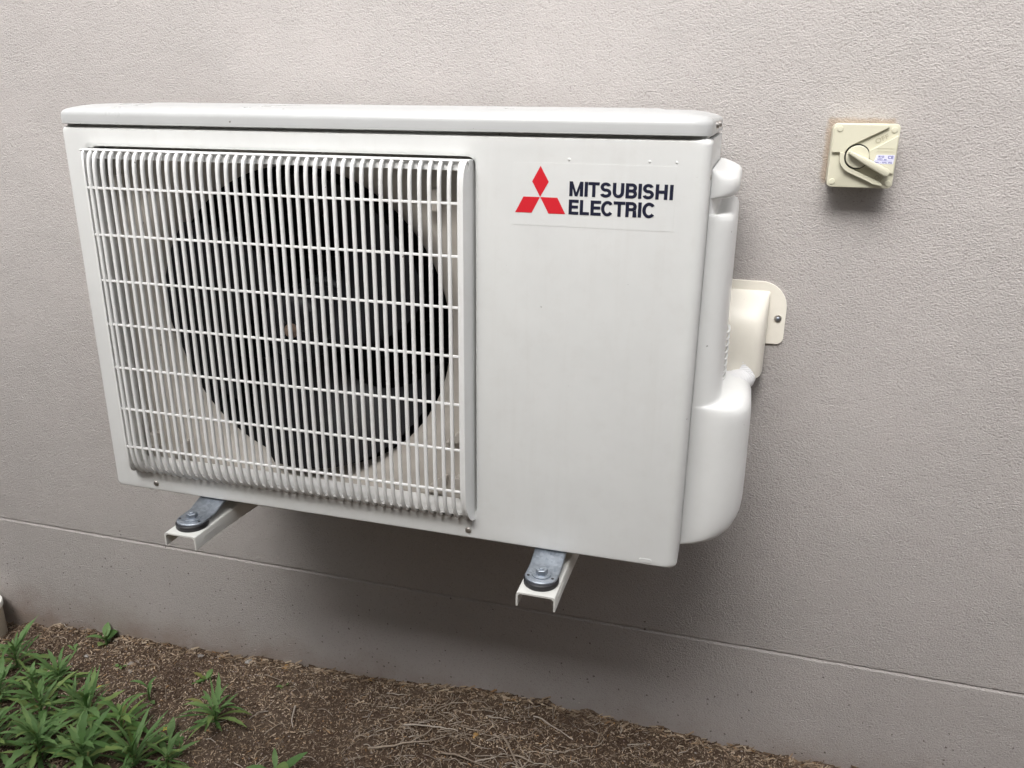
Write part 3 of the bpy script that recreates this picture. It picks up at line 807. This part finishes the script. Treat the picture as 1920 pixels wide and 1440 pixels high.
# ------------------------------------------------------------------ pipe stub at the left edge of the bed
def stub():
    g = gbase(-.69, .283)
    e = empty('drain_riser', (-.692, .283, g), 'short beige plastic pipe riser with a white cap by the wall at the far end', 'pipe')
    mb = MB(); mb.lathe([(.044, g-.03), (.044, g+.072)], (-.692, .283, 0), 'z', 40); keep(mb.build('pipe_body', 'pvc', smooth=40), e)
    mb = MB(); mb.lathe([(.044, g+.072), (.047, g+.072), (.0475, g+.080), (.046, g+.083), (.001, g+.084)], (-.692, .283, 0), 'z', 40); keep(mb.build('cap', 'pvcw', smooth=40), e)
stub()

# ------------------------------------------------------------------ weeds
def blade(mb, base, ang, L, w, lift, droop, rnd, serr=0.0, fold=0.25):
    """one lance-shaped leaf: starts at base, rises by lift (rad), bends by droop"""
    n = 9; p = Vector(base); d = Vector((math.cos(ang), math.sin(ang), 0)); side = Vector((-d.y, d.x, 0))
    vs = []; a = lift; tw = rnd.uniform(-.35, .35); sway = rnd.uniform(-.5, .5)
    for i in range(n+1):
        t = i/n
        wid = w*(min(1, t*2.2)**.8)*(1-max(0, (t-.45)/.55)**1.8)*.5 + w*.05
        if serr and 0 < i < n: wid *= 1 + serr*(1 if i % 2 else -1)
        c = (side*math.cos(tw*t) + Vector((0, 0, 1))*math.sin(tw*t))
        up = Vector((0, 0, wid*fold))
        vs += [p - c*wid + up, p, p + c*wid + up]
        dd = d*math.cos(a) + Vector((0, 0, 1))*math.sin(a) + side*sway*t*.5
        p = p + dd.normalized()*(L/n); a -= droop/n
    mb.add(vs, [q for i in range(n) for q in ((3*i, 3*i+1, 3*i+4, 3*i+3), (3*i+1, 3*i+2, 3*i+5, 3*i+4))])
def weed(x, y, seed, nl, L, w, label, h=0.0, lift=(.25, 1.25), droop=(.5, 1.5), serr=.18, m='leaf', z=None, sizes=(.35, 1.05)):
    rnd = random.Random(seed); g = gz(x, y)-.003; nl = int(nl*1.7) if nl > 14 else nl
    o_e = MB()
    for i in range(nl):
        u = i/max(1, nl-1); ang = i*2.399963 + rnd.uniform(-.6, .6)
        b = (x+rnd.uniform(-.003, .003), y+rnd.uniform(-.003, .003), g + h*u)
        blade(o_e, b, ang, L*1.08*rnd.uniform(*sizes)*(1-.35*u*(1 if nl > 8 else 0)), w*(.66 if nl > 14 else .95)*rnd.choice((.55, .75, .95, 1.15)), lift[0]+(lift[1]-lift[0])*u + rnd.uniform(-.30, .30), rnd.uniform(*droop)*rnd.choice((.5, 1, 1, 1.35)), rnd, serr)
    e = empty('weed', (x, y, g), label, 'weed', 'weeds in the garden bed')
    keep(o_e.build('leaves', m, smooth=180, recalc=False), e)
    s = MB(); s.tube([(x, y, g-.01), (x+rnd.uniform(-.002, .002), y, g+h*.5), (x, y, g+h+.002)], [.0022, .0019, .0012], 7)
    keep(s.build('stem', m, smooth=60), e)
WEEDS = [
 # x, y, seed, leaves, length, width, label, kw
 (-.385, .305, 1, 9, .052, .017, 'small broad leaved weed growing tight against the wall', dict(h=.022, lift=(.1, 1.3), serr=.03, droop=(.3, 1.0))),
 (-.108, .262, 2, 13, .036, .011, 'little flat rosette weed alone on bare mulch', dict(h=.004, lift=(.1, .9), serr=.04, m='leaf2')),
 (.062, .270, 3, 6, .016, .008, 'tiny seedling weed beside a pale twig', dict(h=.002, lift=(.2, .8), serr=0, m='leaf2')),
 (-.005, .150, 4, 21, .105, .0125, 'spidery long leaved weed at the right end of the green patch', dict(h=.03, lift=(.1, 1.25))),
 (-.375, .170, 5, 24, .095, .013, 'bushy weed spreading flat below the wall weed', dict(h=.04, lift=(.1, 1.2))),
 (-.505, .195, 6, 22, .105, .014, 'weed at the left edge nearest the pipe riser', dict(h=.05, lift=(.15, 1.25))),
 (-.455, .105, 7, 20, .095, .015, 'weed at the left edge in front of the one by the riser', dict(h=.05, lift=(.15, 1.2))),
 (-.335, .085, 8, 18, .095, .016, 'jagged leaved weed left of the tall middle clump', dict(h=.055, serr=.25)),
 (-.225, .085, 9, 22, .105, .017, 'tall jagged weed in the middle of the green patch', dict(h=.065, serr=.25)),
 (-.155, .085, 10, 16, .105, .015, 'pale centred weed with arching leaves behind the grassy clump', dict(h=.06, serr=.15, m='leaf2')),
 (-.085, .030, 11, 24, .130, .012, 'grassy upright weed clump at the bottom of the patch', dict(h=.035, lift=(.3, 1.45), serr=.06)),
 (-.155, -.005, 12, 22, .110, .016, 'dense weed at the bottom edge left of the grassy clump', dict(h=.06, serr=.22)),
 (-.255, .000, 13, 24, .105, .017, 'dense jagged weed low in the bottom left corner', dict(h=.06, serr=.25)),
 (-.345, -.005, 14, 20, .100, .016, 'weed half cut off by the bottom left corner', dict(h=.05, serr=.2)),
 (-.410, .040, 15, 18, .085, .015, 'weed half cut off by the left edge low down', dict(h=.05, serr=.2)),
 (.170, .060, 16, 9, .070, .017, 'broad pointed leaf weed alone at the bottom edge among dry stalks', dict(h=.030, lift=(.2, 1.1), serr=.05, sizes=(.7, 1.0))),
 (.262, .035, 17, 7, .060, .013, 'dark weed tips at the bottom edge right of the broad leaf weed', dict(h=.02, serr=.1)),
 (-.175, .180, 18, 5, .040, .008, 'thin lone sprout between the patch and the rosette', dict(h=.030, lift=(.5, 1.3), serr=0)),
 (-.440, .275, 19, 7, .022, .009, 'low pale seedling left of the wall weed', dict(h=.003, lift=(.05, .6), serr=0, m='leaf2')),
 (-.300, .250, 20, 6, .024, .010, 'low pale seedling right below the wall weed', dict(h=.003, lift=(.05, .6), serr=0, m='leaf2')),
 (-.300, .130, 22, 16, .070, .012, 'low weed filling the gap right of the bushy one', dict(h=.02, lift=(.1, 1.0))),
 (-.420, .150, 23, 18, .080, .012, 'low weed between the bushy one and the left edge', dict(h=.03, lift=(.1, 1.1))),
 (-.195, .040, 24, 18, .085, .013, 'low dark weed under the tall jagged one', dict(h=.02, lift=(.05, .9))),
 (-.290, .045, 25, 18, .085, .013, 'low weed between the jagged clumps on the left', dict(h=.03, lift=(.05, 1.0))),
 (-.030, .045, 26, 15, .075, .012, 'low weed right of the grassy clump at the bottom edge', dict(h=.02, lift=(.1, 1.1))),
 (-.060, .205, 27, 6, .020, .006, 'tiny sprout above the spidery weed', dict(h=.003, lift=(.3, 1.1), serr=0, m='leaf2')),
 (-.065, .095, 21, 8, .055, .019, 'oval leaved weed under the spidery one', dict(h=.006, lift=(.05, .7), serr=.03)),
]
for a in WEEDS: weed(*a[:7], **a[7])

# ------------------------------------------------------------------ litter on the soil
def scatter():
    rnd = random.Random(3); mb = MB()
    def area():
        x = rnd.uniform(-.95, 1.35); y = D - .004 - abs(rnd.random()**1.25)*.56
        return x, y
    for _ in range(86000):                       # crumbs, dry flakes and needles of leaf mulch
        x, y = area(); k = rnd.random()
        if k < .62: L = rnd.uniform(.0014, .0040); wd = L*rnd.uniform(.35, .85)
        elif k < .93: L = rnd.uniform(.0035, .0085); wd = L*rnd.uniform(.12, .30)
        else: L = rnd.uniform(.008, .017); wd = L*rnd.uniform(.07, .16)
        z = gz(x, y) + rnd.uniform(0, .0045); q = rnd.uniform(0, 2*math.pi); t = rnd.uniform(-.6, .6); bend = rnd.uniform(-.22, .22)*L
        c, s = math.cos(q), math.sin(q); dz = math.sin(t)*L
        a = Vector((x-c*L/2, y-s*L/2, z-dz/2)); b = Vector((x-s*bend, y+c*bend, z+abs(bend)*.8)); d = Vector((x+c*L/2, y+s*L/2, z+dz/2)); sd = Vector((-s, c, rnd.uniform(-.8, .8)))*wd/2
        if max(a.y, d.y, b.y) > D-.001: continue
        mb.add([a-sd*.5, a+sd*.6, b-sd, b+sd*rnd.uniform(.6, 1.2), d-sd*.4, d+sd*.4], [(0, 2, 3, 1), (2, 4, 5, 3)])
    for _ in range(42000):                       # the same mulch, coarser, farther out along the bed
        x = rnd.uniform(-2.6, 3.0); y = D - .01 - rnd.random()**1.1*1.75
        if -.95 < x < 1.35 and y > D-.5: continue
        L = rnd.uniform(.005, .016); wd = L*rnd.uniform(.18, .45); q = rnd.uniform(0, 6.2832); c, s = math.cos(q), math.sin(q)
        z = (gz(x, y) if (-1.3 < x < 1.7 and y > -.7) else gbase(x, y)) + rnd.uniform(.001, .005); t = rnd.uniform(-.5, .5)*L
        sd = Vector((-s, c, rnd.uniform(-.5, .5)))*wd/2; m_ = Vector((x, y, z+L*.1)); h_ = Vector((c*L/2, s*L/2, t/2))
        if y + L > D: continue
        mb.add([m_-h_-sd*.5, m_-h_+sd*.5, m_-sd, m_+sd, m_+h_-sd*.4, m_+h_+sd*.4], [(0, 2, 3, 1), (2, 4, 5, 3)])
    for _ in range(1500):                        # drift of mulch piled in the angle of wall and soil
        x = rnd.uniform(-1.0, 1.45); y = D-.003-rnd.random()*.014; L = rnd.uniform(.004, .016); z = gz(x, y)+rnd.uniform(0, .006)
        q = rnd.gauss(0, .5); c, s = math.cos(q), math.sin(q)
        a = Vector((x-c*L/2, min(y-s*L/2, D-.001), z)); d = Vector((x+c*L/2, min(y+s*L/2, D-.001), z+rnd.uniform(-.002, .006))); sd = Vector((-s*.3, c*.3, 1))*L*.10
        mb.add([a-sd, a+sd, d+sd, d-sd], [(0, 1, 2, 3)])
    tag(mb.build('leaf_litter', 'litter', recalc=False), 'brown crumbled bark and dry leaf mulch covering the soil', 'mulch', kind='stuff')
    mb = MB()
    def pebble(mb, x, y, z, r):
        k = [rnd.uniform(.6, 1.25) for _ in range(8)]; q = rnd.uniform(0, 6.28); c, s = math.cos(q), math.sin(q)
        pts = [(1, 0, 0), (.5, .8, .15), (-.5, .7, 0), (-1, 0, .1), (-.4, -.7, 0), (.6, -.7, 0), (.15, .1, .65), (-.3, -.05, .55)]
        vs = [(x+(px*c-py*s)*r*k[i], y+(px*s+py*c)*r*.75*k[i], z+pz*r*k[i]) for i, (px, py, pz) in enumerate(pts)]
        mb.add(vs, [(0, 1, 6), (1, 2, 6), (2, 7, 6), (2, 3, 7), (3, 4, 7), (4, 5, 7), (5, 6, 7), (5, 0, 6)])
    for _ in range(9000):
        x, y = area()
        dens = .30 + .70*math.exp(-((x+.18)/.22)**2)
        if rnd.random() > dens: continue
        pebble(mb, x, y, gz(x, y)+rnd.uniform(-.0005, .002), rnd.uniform(.0010, .0030))
    tag(mb.build('grit', 'grit', recalc=False, smooth=30), 'pale pinkish grit scattered over the mulch', 'grit', kind='stuff')
    def stick(mb, x, y, q, L, r, curv, lift=0.004, fork=False):
        pts = []; rad = []; n = 9; a = q
        for i in range(n+1):
            t = i/n; yy = min(y, D-.004)
            pts.append((x, yy, gz(x, yy) + lift + .35*lift*math.sin(t*5+q) + r)); rad.append(r*(1.05-.55*t))
            x += math.cos(a)*L/n; y += math.sin(a)*L/n; a += curv/n + rnd.uniform(-.12, .12)
        mb.tube(pts, rad, 6)
        if fork:
            px, py, _ = pts[5]; stick(mb, px, py, q+rnd.choice((-.7, .7)), L*.45, r*.7, curv, lift)
    mb = MB()
    for _ in range(750):                         # tangle of thin dry stalks, densest under the right bracket
        u = rnd.random()
        if u < .62: x, y = rnd.gauss(.44, .16), D-.03-abs(rnd.gauss(.10, .09))
        else: x, y = area()
        if y < -.3: continue
        stick(mb, x, y, rnd.gauss(.3, .9), rnd.uniform(.010, .042), rnd.uniform(.0003, .0010), rnd.gauss(0, .9), rnd.uniform(.001, .006))
    tag(mb.build('dry_stalks', 'stalk', smooth=60, recalc=False), 'tangle of thin grey dry stalks lying on the mulch', 'dry stalks', kind='stuff')
    TW = [(.115, .225, -1.25, .060, .0016, .5, 'crooked pale twig standing out on dark mulch right of the seedling'),
          (.010, .290, -.35, .040, .0013, .2, 'short straight twig ending at the tiny seedling'),
          (.300, .150, .25, .135, .0019, .5, 'long arched grey twig low in the tangle of stalks'),
          (.340, .215, .15, .100, .0015, .3, 'grey twig lying across the middle of the stalks'),
          (.430, .165, .05, .110, .0018, -.4, 'thick pale twig lying nearly level at the bottom edge'),
          (.520, .230, -.9, .085, .0021, .2, 'thick pale twig pointing down at the bottom edge'),
          (.560, .290, -.30, .085, .0013, -.3, 'long thin yellow twig lying close along the wall'),
          (.380, .260, .8, .060, .0014, .4, 'forked twig rising toward the wall from the tangle'),
          (-.240, .262, .55, .034, .0012, -1.6, 'small hooked white twig below the wall weed')]
    for x, y, q, L, r, c, lab in TW:
        mb = MB(); stick(mb, x, y, q, L, r, c, .006, fork=lab.startswith(('forked', 'thick', 'long arched')))
        tag(mb.build('twig', 'stalk', smooth=60, recalc=False), lab, 'twig', 'twigs lying on the mulch')
    for x, y, r, lab in ((-.285, .262, .0085, 'grey rounded pebble right of the hooked white twig'), (-.268, .238, .007, 'pale pebble just below the grey one'),
                         (-.160, .318, .009, 'white curled pebble near the foot of the wall'), (-.045, .322, .010, 'flat white chip against the foot of the wall'),
                         (-.395, .262, .006, 'small pale pebble among the far mulch'), (.860, .235, .010, 'whitish chip on bare soil at the right end of the bed'),
                         (.820, .205, .008, 'ochre pebble on bare soil at the right end of the bed')):
        mb = MB(); pebble(mb, x, y, gz(x, y)+.001, r)
        tag(mb.build('pebble', 'stone', recalc=False, smooth=50), lab, 'pebble', 'pebbles on the mulch')
    for x, y, lab in ((-.285, .175, 'yellow petal on the dark mulch right of the bushy weed'), (-.085, .110, 'yellow petal between the grassy clump and the spidery weed')):
        mb = MB()
        for k in range(5):
            q = k*1.256; mb.add([(x, y, gz(x, y)+.006), (x+.0035*math.cos(q-.4), y+.0035*math.sin(q-.4), gz(x, y)+.0075), (x+.005*math.cos(q), y+.005*math.sin(q), gz(x, y)+.007), (x+.0035*math.cos(q+.4), y+.0035*math.sin(q+.4), gz(x, y)+.0075)], [(0, 1, 2, 3)])
        tag(mb.build('petal', 'petal', recalc=False), lab, 'petal')
    for x, y, q, lab in ((-.115, .318, .9, 'curled orange dead leaf at the wall above the rosette weed'), (.040, .315, 1.6, 'small orange dead leaf near the wall left of the tangle'), (.215, .325, .2, 'orange brown dead leaf on the mulch edge under the unit'), (.470, .215, 1.2, 'tan dead leaf upright among the stalks')):
        mb = MB(); blade(mb, (x, y, gz(x, y)+.002), q, .020, .009, .5, 1.6, rnd, .2, .5)
        tag(mb.build('dead_leaf', 'dead', recalc=False, smooth=180), lab, 'dead leaf', 'dead leaves on the mulch')
scatter()
